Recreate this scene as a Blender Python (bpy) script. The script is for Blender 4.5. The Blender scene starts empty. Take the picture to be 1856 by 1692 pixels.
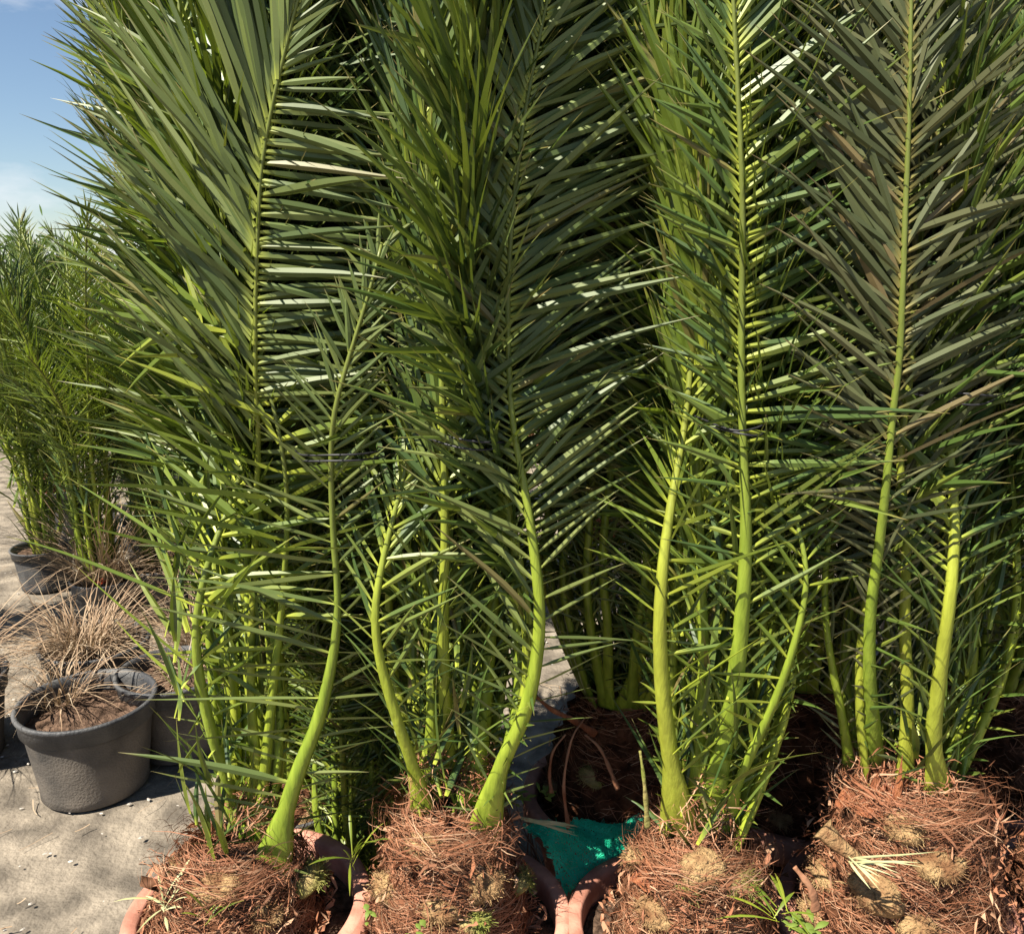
import bpy, math, random
import numpy as np
from mathutils import Vector

SC = bpy.context.scene
COL = SC.collection
rng = np.random.default_rng(7)
random.seed(7)
R = math.radians

# ------------------------------------------------------------------ camera
CAMH, PITCH, F = 1.65, R(13.0), 1536.0
cam_d = bpy.data.cameras.new('camera')
cam = bpy.data.objects.new('camera', cam_d)
COL.objects.link(cam)
cam.location = (0, 0, CAMH)
cam.rotation_euler = (R(90) - PITCH, 0, 0)
cam_d.sensor_width = 36
cam_d.lens = 36 * F / 1856
cam_d.clip_start = 0.05
cam_d.clip_end = 2000
SC.camera = cam
SC.view_settings.view_transform = 'Standard'
SC.view_settings.look = 'None'
SC.view_settings.exposure = 1.35
SC.view_settings.gamma = 1
SC.cycles.diffuse_bounces = 1; SC.cycles.transmission_bounces = 2; SC.cycles.glossy_bounces = 1; SC.cycles.max_bounces = 3

# ------------------------------------------------------------------ sky and sun
SUN = Vector((-0.68, -0.54, 1.22)).normalized()          # direction towards the sun
EL = math.asin(SUN.z)
AZ = math.atan2(SUN.x, SUN.y)
w = bpy.data.worlds.new('World'); SC.world = w; w.use_nodes = True
nt = w.node_tree; nt.nodes.clear()
out = nt.nodes.new('ShaderNodeOutputWorld'); bg = nt.nodes.new('ShaderNodeBackground')
sky = nt.nodes.new('ShaderNodeTexSky'); sky.sky_type = 'NISHITA'; sky.sun_disc = False
sky.sun_elevation = EL; sky.sun_rotation = AZ; sky.air_density = 1.0; sky.dust_density = 0.2; sky.ozone_density = 2.5
tc = nt.nodes.new('ShaderNodeTexCoord')
mp = nt.nodes.new('ShaderNodeMapping'); mp.inputs['Scale'].default_value = (1, 1, 2.6); mp.inputs['Location'].default_value = (0.35, 0.1, 0.0)
nz = nt.nodes.new('ShaderNodeTexNoise'); nz.inputs['Scale'].default_value = 2.2; nz.inputs['Detail'].default_value = 8; nz.inputs['Roughness'].default_value = 0.55
cr = nt.nodes.new('ShaderNodeValToRGB'); cr.color_ramp.elements[0].position = 0.60; cr.color_ramp.elements[1].position = 0.72
# clouds thin out higher up
sx = nt.nodes.new('ShaderNodeSeparateXYZ'); mr = nt.nodes.new('ShaderNodeMapRange')
mr.inputs['From Min'].default_value = 0.02; mr.inputs['From Max'].default_value = 0.14
mr.inputs['To Min'].default_value = 0.25; mr.inputs['To Max'].default_value = 0.0
ad = nt.nodes.new('ShaderNodeMath'); ad.operation = 'ADD'
mx = nt.nodes.new('ShaderNodeMix'); mx.data_type = 'RGBA'
mx.inputs['B'].default_value = (7.5, 7.8, 8.2, 1)
L = nt.links.new
L(tc.outputs['Generated'], mp.inputs['Vector']); L(mp.outputs['Vector'], nz.inputs['Vector'])
L(tc.outputs['Generated'], sx.inputs[0]); L(sx.outputs['Z'], mr.inputs['Value'])
L(nz.outputs['Fac'], ad.inputs[0]); L(mr.outputs['Result'], ad.inputs[1]); L(ad.outputs[0], cr.inputs['Fac'])
L(cr.outputs['Color'], mx.inputs['Factor']); L(sky.outputs['Color'], mx.inputs['A']); L(mx.outputs['Result'], bg.inputs['Color'])
bg.inputs['Strength'].default_value = 0.05
L(bg.outputs[0], out.inputs['Surface'])
sl = bpy.data.lights.new('sun', 'SUN'); sun = bpy.data.objects.new('sun', sl); COL.objects.link(sun)
sl.energy = 5.0; sl.angle = R(0.5); sl.color = (1.0, 0.93, 0.80)
sun.rotation_euler = SUN.to_track_quat('Z', 'Y').to_euler()
sun.location = (0, 0, 12)

# ------------------------------------------------------------------ materials
def mat(name, c1, c2, scale=8, rough=0.7, spec=0.3, bump=0.0, bscale=40, transl=0.0, tcol=None, tint=False, extra=None, detail=6, coord='Object', stretch=None, ramp=(0.35, 0.65)):
    m = bpy.data.materials.new(name); m.use_nodes = True
    t = m.node_tree; t.nodes.clear(); lk = t.links.new; N = t.nodes.new
    o = N('ShaderNodeOutputMaterial'); p = N('ShaderNodeBsdfPrincipled')
    p.inputs['Roughness'].default_value = rough; p.inputs['Specular IOR Level'].default_value = spec
    c = N('ShaderNodeTexCoord'); n = N('ShaderNodeTexNoise'); n.inputs['Scale'].default_value = scale; n.inputs['Detail'].default_value = detail
    src = c.outputs[coord]
    if stretch:
        q = N('ShaderNodeMapping'); q.inputs['Scale'].default_value = stretch; lk(src, q.inputs[0]); src = q.outputs[0]
    lk(src, n.inputs['Vector'])
    r = N('ShaderNodeValToRGB'); r.color_ramp.elements[0].position = ramp[0]; r.color_ramp.elements[1].position = ramp[1]
    r.color_ramp.elements[0].color = (*c1, 1); r.color_ramp.elements[1].color = (*c2, 1)
    lk(n.outputs['Fac'], r.inputs['Fac']); col = r.outputs['Color']
    if tint:                                             # own colour of each leaflet or fibre, and its yellow foot / dry tip
        a = N('ShaderNodeAttribute'); a.attribute_name = 'rnd'
        r2 = N('ShaderNodeValToRGB'); els = r2.color_ramp.elements
        els[0].color = (*tint[0], 1); els[1].color = (*tint[-1], 1); els[1].position = 1
        for k, tc_ in enumerate(tint[1:-1]):
            e = els.new((k + 1) / (len(tint) - 1) * (.93 if extra else 1)); e.color = (*tc_, 1)
        if extra and len(extra) == 3: els[-1].color = (.20, .13, .055, 1); e = els.new(.94); e.color = (*tint[-1], 1)
        lk(a.outputs['Fac'], r2.inputs['Fac'])
        mm = N('ShaderNodeMix'); mm.data_type = 'RGBA'; mm.inputs['Factor'].default_value = 0.6
        lk(col, mm.inputs['A']); lk(r2.outputs['Color'], mm.inputs['B']); col = mm.outputs['Result']
    if extra:
        a = N('ShaderNodeAttribute'); a.attribute_name = 'along'
        r3 = N('ShaderNodeValToRGB'); r3.color_ramp.elements[0].position = 0.0; r3.color_ramp.elements[0].color = (1, 1, 1, 1)
        r3.color_ramp.elements[1].position = extra[2]; r3.color_ramp.elements[1].color = (0, 0, 0, 1)
        lk(a.outputs['Fac'], r3.inputs['Fac'])
        m3 = N('ShaderNodeMix'); m3.data_type = 'RGBA'; lk(r3.outputs['Color'], m3.inputs['Factor']); lk(col, m3.inputs['A']); m3.inputs['B'].default_value = (*extra[0], 1)
        col = m3.outputs['Result']
        r4 = N('ShaderNodeValToRGB'); r4.color_ramp.elements[0].position = extra[3][0] if len(extra) > 3 else 0.86; r4.color_ramp.elements[1].position = extra[3][1] if len(extra) > 3 else 1.0
        lk(a.outputs['Fac'], r4.inputs['Fac'])
        m4 = N('ShaderNodeMix'); m4.data_type = 'RGBA'; lk(r4.outputs['Color'], m4.inputs['Factor']); lk(col, m4.inputs['A']); m4.inputs['B'].default_value = (*extra[1], 1)
        col = m4.outputs['Result']
    lk(col, p.inputs['Base Color'])
    if bump:
        b = N('ShaderNodeBump'); b.inputs['Strength'].default_value = bump; b.inputs['Distance'].default_value = 0.01
        n2 = N('ShaderNodeTexNoise'); n2.inputs['Scale'].default_value = bscale; n2.inputs['Detail'].default_value = 8
        lk(src, n2.inputs['Vector']); lk(n2.outputs['Fac'], b.inputs['Height']); lk(b.outputs['Normal'], p.inputs['Normal'])
    if transl:
        tr = N('ShaderNodeBsdfTranslucent'); ms = N('ShaderNodeMixShader'); ms.inputs[0].default_value = transl
        tr.inputs['Color'].default_value = (*tcol, 1)
        lk(p.outputs[0], ms.inputs[1]); lk(tr.outputs[0], ms.inputs[2]); lk(ms.outputs[0], o.inputs['Surface'])
    else:
        lk(p.outputs[0], o.inputs['Surface'])
    return m

M = {}
M['leaf'] = mat('palm_leaf', (.036, .070, .015), (.078, .118, .024), 3, .44, .45, transl=.10, tcol=(.26, .34, .03),
                tint=[(.024, .052, .017), (.045, .083, .020), (.075, .125, .022), (.12, .16, .028), (.22, .25, .035)], extra=((.34, .38, .04), (.26, .20, .07), .16))
M['fresh'] = mat('fresh_leaf', (.085, .13, .016), (.14, .19, .022), 4, .42, .45, transl=.20, tcol=(.30, .42, .03),
                 tint=[(.06, .10, .014), (.12, .17, .02), (.27, .30, .03)], extra=((.38, .42, .04), (.26, .22, .05), .22))
M['blue'] = mat('grey_leaf', (.060, .098, .024), (.115, .150, .038), 3, .48, .36, transl=.08, tcol=(.2, .26, .04),
                tint=[(.055, .082, .024), (.105, .135, .036), (.20, .22, .06)], extra=((.30, .34, .06), (.22, .18, .08), .08))
M['drab'] = mat('drab_leaf', (.060, .074, .028), (.105, .108, .046), 3, .55, .35, transl=.12, tcol=(.2, .18, .06),
                tint=[(.05, .07, .026), (.09, .105, .04), (.17, .155, .075)], extra=((.26, .22, .06), (.2, .14, .07), .08))
M['rachis'] = mat('leaf_stalk', (.13, .15, .022), (.34, .39, .050), 40, .42, .4, bump=.25, bscale=60, tint=[(.14, .23, .018), (.23, .31, .022), (.33, .35, .035)], stretch=(2, 2, .3), detail=12, extra=((.18, .30, .018), (.13, .155, .03), .08, (.35, .72)))
M['stub'] = mat('old_leaf_base', (.17, .085, .04), (.40, .27, .13), 26, .85, .15, bump=1.0, bscale=140)
M['stubgreen'] = mat('green_leaf_base', (.15, .17, .03), (.34, .24, .11), 12, .7, .25, bump=.5, bscale=90)
M['crown'] = mat('root_crown', (.03, .012, .006), (.12, .05, .025), 30, .9, .1, bump=1.0, bscale=90)
M['fibre'] = mat('palm_fibre', (.16, .07, .032), (.30, .15, .075), 12, .7, .25, tint=[(.05, .018, .010), (.15, .048, .024), (.26, .090, .046), (.32, .14, .080), (.50, .34, .22)])
M['sheath'] = mat('brown_sheath', (.16, .045, .018), (.33, .12, .05), 18, .42, .5, bump=.8, bscale=60, stretch=(6, 6, 1))
M['terra'] = mat('terracotta', (.30, .13, .09), (.56, .27, .195), 16, .75, .25, bump=.35, bscale=55, detail=10)
M['plastic'] = mat('grey_plastic', (.035, .036, .040), (.10, .098, .096), 9, .55, .35, bump=.35, bscale=120, detail=12)
M['dust'] = mat('dusty_plastic', (.05, .046, .042), (.17, .145, .12), 5, .75, .25, bump=.35, bscale=140, detail=12)
M['soil'] = mat('soil', (.03, .018, .012), (.15, .095, .065), 38, .95, .1, bump=1.0, bscale=110, detail=12)
M['ground'] = mat('sandy_ground', (.10, .085, .068), (.26, .22, .172), 9, .9, .15, bump=.8, bscale=70, detail=15, ramp=(.36, .66))
M['pebble'] = mat('pebble', (.28, .25, .22), (.55, .51, .46), 30, .8, .2)
M['straw'] = mat('dry_grass', (.24, .16, .10), (.40, .29, .19), 10, .7, .25, transl=.15, tcol=(.4, .28, .15),
                 tint=[(.10, .055, .03), (.24, .15, .09), (.36, .26, .17), (.48, .40, .29)])
M['net'] = mat('green_net', (.0, .38, .20), (.02, .58, .34), 20, .5, .4)
M['twine'] = mat('black_twine', (.008, .008, .010), (.03, .03, .035), 60, .5, .4)
M['weed'] = mat('weed_leaf', (.11, .17, .03), (.19, .25, .05), 20, .6, .3, transl=.25, tcol=(.3, .45, .05))
M['pale'] = mat('pale_dry_leaf', (.26, .27, .12), (.42, .40, .22), 20, .6, .3)
M['navy'] = mat('navy_cloth', (.008, .014, .06), (.015, .03, .12), 20, .7, .2)
M['white'] = mat('pale_cloth', (.35, .34, .33), (.55, .54, .52), 20, .8, .2)
M['orange'] = mat('orange_tag', (.55, .07, .03), (.65, .11, .04), 10, .6, .3)
M['bark'] = mat('dry_sheath_strip', (.20, .08, .04), (.36, .19, .11), 15, .7, .25, bump=.4, bscale=60)
M['bush'] = mat('bush_leaf', (.035, .07, .015), (.09, .15, .03), 5, .5, .4, transl=.25, tcol=(.2, .33, .03),
                tint=[(.03, .06, .012), (.07, .12, .02), (.14, .20, .03)])

# ------------------------------------------------------------------ helpers
FW = np.array([0, math.cos(PITCH), -math.sin(PITCH)]); UP = np.array([0, math.sin(PITCH), math.cos(PITCH)])
def P(px, py, Y):
    """the point seen at photo pixel (px, py) that stands Y metres in front of the camera"""
    d = np.array([(px - 928) / F, 0, 0]) + UP * (-(py - 846) / F) + FW
    return np.array([0, 0, CAMH]) + d * (Y / d[1])

def nrm(a): return a / np.maximum(np.linalg.norm(a, axis=-1, keepdims=True), 1e-9)

class MB:
    def __init__(s): s.v = []; s.q = []; s.n = 0; s.r = []; s.a = []
    def add(s, v, q, r=None, a=None):
        v = np.asarray(v, float).reshape(-1, 3); q = np.asarray(q, np.int64).reshape(-1, 4)
        s.v.append(v); s.q.append(q + s.n); s.n += len(v)
        s.r.append(np.broadcast_to(0.5 if r is None else r, len(v)).astype(float)); s.a.append(np.broadcast_to(0.5 if a is None else a, len(v)).astype(float))
    def build(s, name, m, parent=None, origin=(0, 0, 0), smooth=True):
        v = np.concatenate(s.v) - np.asarray(origin, float); q = np.concatenate(s.q)
        me = bpy.data.meshes.new(name)
        me.vertices.add(len(v)); me.vertices.foreach_set('co', v.astype(np.float32).ravel())
        tri = q[:, 3] == q[:, 2]
        tot = np.where(tri, 3, 4); st = np.concatenate([[0], np.cumsum(tot)[:-1]])
        keep = np.ones(q.shape, bool); keep[:, 3] = ~tri
        loops = q[keep]
        me.loops.add(len(loops)); me.loops.foreach_set('vertex_index', loops.astype(np.int32))
        me.polygons.add(len(q)); me.polygons.foreach_set('loop_start', st.astype(np.int32)); me.polygons.foreach_set('loop_total', tot.astype(np.int32))
        me.polygons.foreach_set('use_smooth', np.full(len(q), smooth))
        for nm, arr in (('rnd', s.r), ('along', s.a)):
            at = me.attributes.new(nm, 'FLOAT', 'POINT'); at.data.foreach_set('value', np.concatenate(arr).astype(np.float32))
        me.update(calc_edges=True); me.materials.append(m)
        o = bpy.data.objects.new(name, me); COL.objects.link(o)
        if parent: o.parent = parent
        else: o.location = origin
        return o

def tag(o, label=None, cat=None, group=None, kind=None):
    if label: o['label'] = label
    if cat: o['category'] = cat
    if group: o['group'] = group
    if kind: o['kind'] = kind
    return o
def empty(name, loc, label, cat, group=None):
    o = bpy.data.objects.new(name, None); COL.objects.link(o); o.location = loc; o.empty_display_size = .1
    return tag(o, label, cat, group)
def copy_tree(o, parent=None):
    c = o.copy(); COL.objects.link(c); c.parent = parent
    for ch in list(o.children): copy_tree(ch, c)
    return c

def spline(pts, n):
    p = np.asarray(pts, float); m = len(p)
    if m == 2: p = np.array([p[0], (p[0] + p[1]) / 2, p[1]]); m = 3
    d = np.concatenate([[0], np.cumsum(np.linalg.norm(np.diff(p, axis=0), axis=1))]); d /= d[-1]
    e = np.vstack([2 * p[0] - p[1], p, 2 * p[-1] - p[-2]])
    t = np.linspace(0, 1, n); i = np.clip(np.searchsorted(d, t, side='right') - 1, 0, m - 2)
    u = ((t - d[i]) / (d[i + 1] - d[i]))[:, None]
    a, b, c, f = e[i], e[i + 1], e[i + 2], e[i + 3]
    return .5 * ((2 * b) + (c - a) * u + (2 * a - 5 * b + 4 * c - f) * u ** 2 + (3 * b - a - 3 * c + f) * u ** 3)

def frame(c, N0):
    T = nrm(np.gradient(c, axis=0)); S = nrm(np.cross(T, N0)); N = nrm(np.cross(S, T))
    return T, S, N

def tube(mb, c, wS, wN, N0, sides=8, r=.5, cap=True):
    n = len(c); T, S, N = frame(c, N0); wS = np.broadcast_to(wS, n)[:, None, None]; wN = np.broadcast_to(wN, n)[:, None, None]
    th = np.linspace(0, 2 * np.pi, sides, endpoint=False)
    v = c[:, None] + S[:, None] * np.cos(th)[None, :, None] * wS + N[:, None] * np.sin(th)[None, :, None] * wN
    i = np.arange(n - 1)[:, None] * sides; j = np.arange(sides)[None]; k = (j + 1) % sides
    q = np.stack([i + j, i + k, i + sides + k, i + sides + j], -1).reshape(-1, 4)
    if cap and sides == 8:
        q = np.vstack([q, [[3, 2, 1, 0], [5, 4, 3, 0], [7, 6, 5, 0]], np.array([[0, 1, 2, 3], [0, 3, 4, 5], [0, 5, 6, 7]]) + (n - 1) * sides])
    mb.add(v.reshape(-1, 3), q, r, np.repeat(np.linspace(0, 1, n), sides))

def blades(mb, P0, D, W, Ln, wd, droop=0., bend=None, fold=.35, K=6, prof=None, rnd=None, thin=False, wob=0.):
    """folded, pointed strips: the leaflets, grass blades and fibres"""
    n = len(P0); D = nrm(D); W = nrm(W - D * np.sum(W * D, -1, keepdims=True)); B = np.cross(D, W)
    s = np.linspace(0, 1, K + 1); Ln = np.broadcast_to(Ln, n); wd = np.broadcast_to(wd, n); droop = np.broadcast_to(droop, n)
    if prof is None: prof = np.interp(s, [0, .08, .3, .6, .85, 1], [.4, .8, 1, .72, .32, .02])
    c = P0[:, None] + D[:, None] * (Ln[:, None] * s)[..., None]
    c[..., 2] -= (droop * Ln)[:, None] * s ** 2
    if bend is not None: c += bend[:, None] * ((s ** 2)[None] * Ln[:, None])[..., None]
    if wob:
        ph = rng.uniform(0, 6.3, (n, 2)); a = rng.uniform(0, wob, (n, 2)) * Ln[:, None]
        c += W[:, None] * (a[:, :1] * np.sin(ph[:, :1] + s * 5))[..., None] + B[:, None] * (a[:, 1:] * np.sin(ph[:, 1:] + s * 4))[..., None]
    hw = wd[:, None] * prof[None] * .5
    if thin:
        v = np.stack([c - W[:, None] * hw[..., None], c + W[:, None] * hw[..., None]], 2); m = 2
    else:
        v = np.stack([c - W[:, None] * hw[..., None], c + B[:, None] * (fold * hw)[..., None], c + W[:, None] * hw[..., None]], 2); m = 3
    b = np.arange(n)[:, None, None] * (K + 1) * m + np.arange(K)[None, :, None] * m + np.arange(m - 1)[None, None]
    q = np.stack([b, b + 1, b + m + 1, b + m], -1).reshape(-1, 4)
    if rnd is None: rnd = rng.random(n)
    mb.add(v.reshape(-1, 3), q, np.repeat(rnd, (K + 1) * m), np.tile(np.repeat(s, m), n))

def frond(parent, origin, pts, N0=(0, -1, 0), w0=.03, w1=.011, w2=.003, keys=None, leaf='leaf', base_t=.06, vee=22, jit=6, wmax=.0135, droop=.04, label=None, ns=44, bendup=0., extra_up=None, foldv=.55, roll=25, sink=True, foot=0):
    """one feather leaf: the stalk is the part, its leaflets the sub-part.
    keys: (t, angle_left, length_left, angle_right, length_right, spacing)"""
    pts = [np.asarray(p, float) for p in pts]
    if sink:
        inn = np.asarray(origin, float) - pts[0]; inn[2] = 0
        pts = [pts[0] + inn * .12 + nrm(pts[0] - pts[1]) * .07] + pts
    c = spline(pts, ns); t = np.linspace(0, 1, ns)
    tb = t; slen = np.linalg.norm(np.diff(c, axis=0), axis=1).sum(); t = np.clip(t - .055 / slen, 0, 1) if sink else t
    wS = np.interp(t, [0, base_t * .5, base_t, base_t * 2.2, .5, 1], [w0 * 1.15, w0 * .85, max(w1 * 1.45, w0 * .44), w1 * 1.12, w1 * .52, w2 * .8])
    wN = np.interp(t, [0, base_t, base_t * 2, .5, 1], [w0 * .22, w1 * .9, w1 * .95, w1 * .55, w2 * .8]); t = tb
    mb = MB(); tube(mb, c, wS, wN, np.array(N0, float), 8, rng.random())
    fo = mb.build('frond', M['rachis'], parent, origin)
    if label: fo['label'] = label
    if foot:
        n = foot; q0 = pts[1] if sink else pts[0]; ax = nrm(c[6] - c[2]); a = rng.uniform(0, 6.3, n); S0 = nrm(np.cross(ax, N0)); N1 = np.cross(S0, ax)
        rad = S0 * np.cos(a)[:, None] + N1 * np.sin(a)[:, None]; hh = rng.uniform(-.02, .10, n) * rng.random(n) ** 1.5
        mb = MB(); p = q0 + rad * (np.abs(np.cos(a)) * w0 * .8 + w0 * .3)[:, None] * (1 - np.clip(hh * 6, 0, .5))[:, None] + ax * hh[:, None]
        blades(mb, p, np.cross(rad, ax) * rng.choice([-1, 1], (n, 1)) + ax * rng.normal(.1, .5, (n, 1)) + rad * rng.uniform(0, .4, (n, 1)), rad + rng.normal(0, .5, (n, 3)), rng.uniform(.025, .08, n), rng.uniform(.0012, .003, n), .2, -rad * .3, K=4, thin=True, prof=np.array([.8, 1, 1, .8, .2]), wob=.1)
        mb.build('fibre', M['fibre'], fo, origin)
    T, S, N = frame(c, np.array(N0, float))
    k = np.array(keys, float); seg = np.linalg.norm(np.diff(c, axis=0), axis=1).sum()
    mb = MB()
    for sd, ca, cl in ((-1, 1, 2), (1, 3, 4)):
        ts = []; u = k[0, 0] + rng.random() * .02
        while u < 1:
            ts.append(u); u += np.interp(u, k[:, 0], k[:, 5]) * .80 * rng.uniform(.6, 1.4) / seg
        ts = np.array(ts); n = len(ts)
        if not n: continue
        def at(A): return np.stack([np.interp(ts, t, A[:, i]) for i in range(3)], -1)
        p, Tt, Ss, Nn = at(c), nrm(at(T)), nrm(at(S)), nrm(at(N))
        ww = np.interp(ts, t, wS)[:, None]
        sparse = np.clip(np.interp(ts, k[:, 0], k[:, 5]) / .03, 0, 1)
        ang = R(1) * (np.interp(ts, k[:, 0], k[:, ca]) + rng.normal(0, 1, n) * (jit + 9 * sparse))
        ln = np.interp(ts, k[:, 0], k[:, cl]) * rng.uniform(.82, 1.1, n)
        v = R(1) * (vee * rng.choice([-.35, .45, 1.25], n) + rng.normal(0, 6, n))
        out_ = Ss * sd * np.cos(v)[:, None] - Nn * np.sin(v)[:, None]
        D = Tt * np.cos(ang)[:, None] + out_ * np.sin(ang)[:, None]
        W0 = nrm(np.cross(Nn, D)); B0 = np.cross(D, W0)
        ro = R(1) * (sd * roll + rng.normal(0, 22, n))
        W = W0 * np.cos(ro)[:, None] + B0 * np.sin(ro)[:, None]
        wd = np.clip(ln / .24, .62, 1.08) * wmax * rng.uniform(.8, 1.15, n)
        bend = Tt * (bendup * rng.uniform(.3, 1.3, n))[:, None] + rng.normal(0, .03, (n, 3))
        rn = rng.random(n); rn = np.where(rn < .975, np.clip(rn * .8 + sparse ** 2 * .35 * rng.random(n), 0, .93), rn)
        blades(mb, p + Ss * sd * ww * .8, D, W, ln, wd, droop * rng.uniform(.2, 1.8, n), bend, fold=foldv, wob=.012, rnd=rn)
    mb.build('leaflets', M[leaf], fo, origin, smooth=False)
    return fo

KEY = [(.07, 55, .06, 55, .06, .05), (.2, 45, .11, 45, .11, .038), (.34, 50, .18, 50, .18, .026), (.46, 50, .30, 50, .30, .018), (.7, 50, .34, 50, .34, .016), (.88, 38, .24, 38, .24, .014), (1, 20, .14, 20, .14, .012)]

def rand_frond(parent, o, crown_r, crown_z, tie_z, top, az, leaf='leaf', bulge=.17, tie_r=.07, spread=.3, scale=1.0, den=1.0, lean=(0, 0), w=.010, xs=1., low=1.):
    e = np.array([math.cos(az), math.sin(az), 0]); o = np.asarray(o, float); ee = e * [xs, 1, 1]
    tw = np.array([-e[1], e[0], 0]) * rng.normal(0, .03)
    l = np.array([lean[0], lean[1], 0])
    pts = [o + e * crown_r + [0, 0, crown_z - .03],
           o + e * (crown_r * .6 + bulge * .6) + tw + [0, 0, crown_z + (tie_z - crown_z) * .25],
           o + e * bulge + tw + [0, 0, crown_z + (tie_z - crown_z) * .52],
           o + e * (tie_r + .02) + l * .4 + tw + [0, 0, tie_z],
           o + ee * (tie_r + spread * .22) + l * .7 + tw * 2 + [0, 0, tie_z + (top - tie_z) * .35],
           o + ee * (tie_r + spread * .6) + l * .9 + tw * 3 + [0, 0, tie_z + (top - tie_z) * .75],
           o + ee * (tie_r + spread) + l + tw * 4 + [0, 0, top]]
    k = [(a, b, c * scale * (low if a < .4 else 1), d, f * scale * (low if a < .4 else 1), g / den) for a, b, c, d, f, g in KEY]
    frond(parent, o, pts, e, .028 * scale ** .5, w, .003, k, leaf, vee=28, jit=9, wmax=.0135 * scale ** .5, droop=.06, ns=26)

# ---- crown of old leaf bases wrapped in fibre
def crown_surface(th, u, r0, h, seed, neck):
    ph = seed * 1.7
    r = r0 * (1 - (1 - neck) * u ** 1.6) * (1 + .06 * np.sin(3 * th + ph) + .04 * np.sin(7 * th + 2 * ph + 4 * u))
    z = h * u
    return np.stack([r * np.cos(th), r * np.sin(th), z], -1)
def make_crown(parent, o, r0, h, seed, neck=.42, nfib=3800, stubs=9, z0=-.05, pot=None, fine=1.0):
    o = np.asarray(o, float); g = np.random.default_rng(seed + 50)
    base = o + [0, 0, z0]
    H = h - z0
    n1, n2 = 72, 26
    th = np.linspace(0, 2 * np.pi, n1, endpoint=False); u = np.linspace(0, 1, n2)
    TH, U = np.meshgrid(th, u)
    v = crown_surface(TH, U, r0, H, seed, neck)
    lump = .010 * np.sin(9 * TH + 11 * U * 3) + .008 * np.sin(17 * TH - 23 * U) + g.normal(0, .003, TH.shape)
    v[..., 0] += np.cos(TH) * lump; v[..., 1] += np.sin(TH) * lump
    v = v.reshape(-1, 3) + base
    q = [[i * n1 + j, i * n1 + (j + 1) % n1, (i + 1) * n1 + (j + 1) % n1, (i + 1) * n1 + j] for i in range(n2 - 1) for j in range(n1)]
    v = np.vstack([v, base + [0, 0, H - .015]]); c = len(v) - 1
    q += [[(n2 - 1) * n1 + j, (n2 - 1) * n1 + (j + 1) % n1, c, c] for j in range(n1)]
    mb = MB(); mb.add(v, q); trunk = mb.build('trunk', M['crown'], parent, o)
    # fibres
    mb = MB()
    for kind, n in (('wrap', int(nfib * .66)), ('loose', int(nfib * .18)), ('shred', int(nfib * .008)), ('mat', int(nfib * .14))):
        a = g.uniform(0, 2 * np.pi, n); uu = g.uniform(0, 1, n) ** .9
        p = crown_surface(a, uu, r0, H, seed, neck) + base
        top = g.random(n) < .22
        if kind == 'shred': top[:] = True
        if kind == 'mat':
            if not pot: continue
            top[:] = False; rr_ = pot[2] * .84 * np.sqrt(g.uniform(.3, 1, n)); p[:, 0] = pot[0] + rr_ * np.cos(a); p[:, 1] = pot[1] + rr_ * np.sin(a); p[:, 2] = pot[3] + g.uniform(.0, .03, n)
        p[top, :2] = base[:2] + (p[top, :2] - base[:2]) * g.uniform(0, 1, top.sum())[:, None]
        p[top, 2] = base[2] + H - .01 + g.uniform(0, .02, top.sum())
        rad = np.stack([np.cos(a), np.sin(a), np.full(n, .35)], -1); rad = nrm(rad)
        tan = np.stack([-np.sin(a), np.cos(a), np.zeros(n)], -1)
        upv = np.cross(rad, tan)
        an = g.normal(0, .42, n) + np.where(g.random(n) < .5, 0, np.pi) if kind in ('wrap', 'shred') else g.uniform(0, 6.3, n)
        D = tan * np.cos(an)[:, None] + upv * np.sin(an)[:, None] + rad * (g.uniform(0, .22, n) if kind in ('wrap', 'shred', 'mat') else g.uniform(.1, 1.1, n))[:, None]
        ln = g.uniform(.03, .13, n) if kind == 'wrap' else g.uniform(.015, .09, n)
        mb2 = rad * -.5 * (1 if kind in ('wrap', 'shred') else .3)
        blades(mb, p + rad * g.uniform(0, .012, n)[:, None], D, np.cross(D, rad), ln, {'wrap': g.uniform(.0007, .0020, n), 'loose': g.uniform(.0006, .0015, n), 'shred': g.uniform(.003, .006, n), 'mat': g.uniform(.0007, .0022, n)}[kind] * fine,
               .15, mb2 * (ln / np.maximum(np.linalg.norm(p[:, :2] - base[:2], axis=1), .05))[:, None] * 1.15, K=5, prof=np.array([.8, 1, 1, .9, .7, .2]), thin=True, wob=.09, rnd=g.random(n))
    V = np.concatenate(mb.v); V0 = V[:, :2] - base[:2]; rr = np.linalg.norm(V0, axis=1); us = np.clip((V[:, 2] - base[2]) / H, 0, 1); lim = r0 * (1 - (1 - neck) * us ** 1.6) * (1.10 + .16 * g.random(len(V))) + .008
    lim = np.where(us > .93, r0, lim); soft = np.full(len(V), .45)
    if pot:
        low_ = V[:, 2] < pot[3] + .085; off = math.hypot(pot[0] - o[0], pot[1] - o[1])
        soft[V[:, 2] < pot[3] + .055] = .04; lim = np.where(low_ & (V[:, 2] < pot[3] + .045), pot[2] * .80 - off * .9, lim)
    V[:, :2] = base[:2] + V0 * (np.where(rr > lim, lim + (rr - lim) * soft, rr) / np.maximum(rr, 1e-6))[:, None]; mb.v = [V]
    mb.build('fibre', M['fibre'], trunk, o)
    for s in range(stubs):
        a = s * 2.399 + seed; uu = .10 + .6 * (s + .5) / stubs
        c0 = crown_surface(np.array(a), np.array(uu), r0, H, seed, neck) + base
        make_stub(trunk, o, c0, [math.cos(a), math.sin(a), .55], g.uniform(.022, .036), 'stubgreen' if s % 4 == 1 else 'stub', seed * 31 + s)
    return trunk

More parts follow.
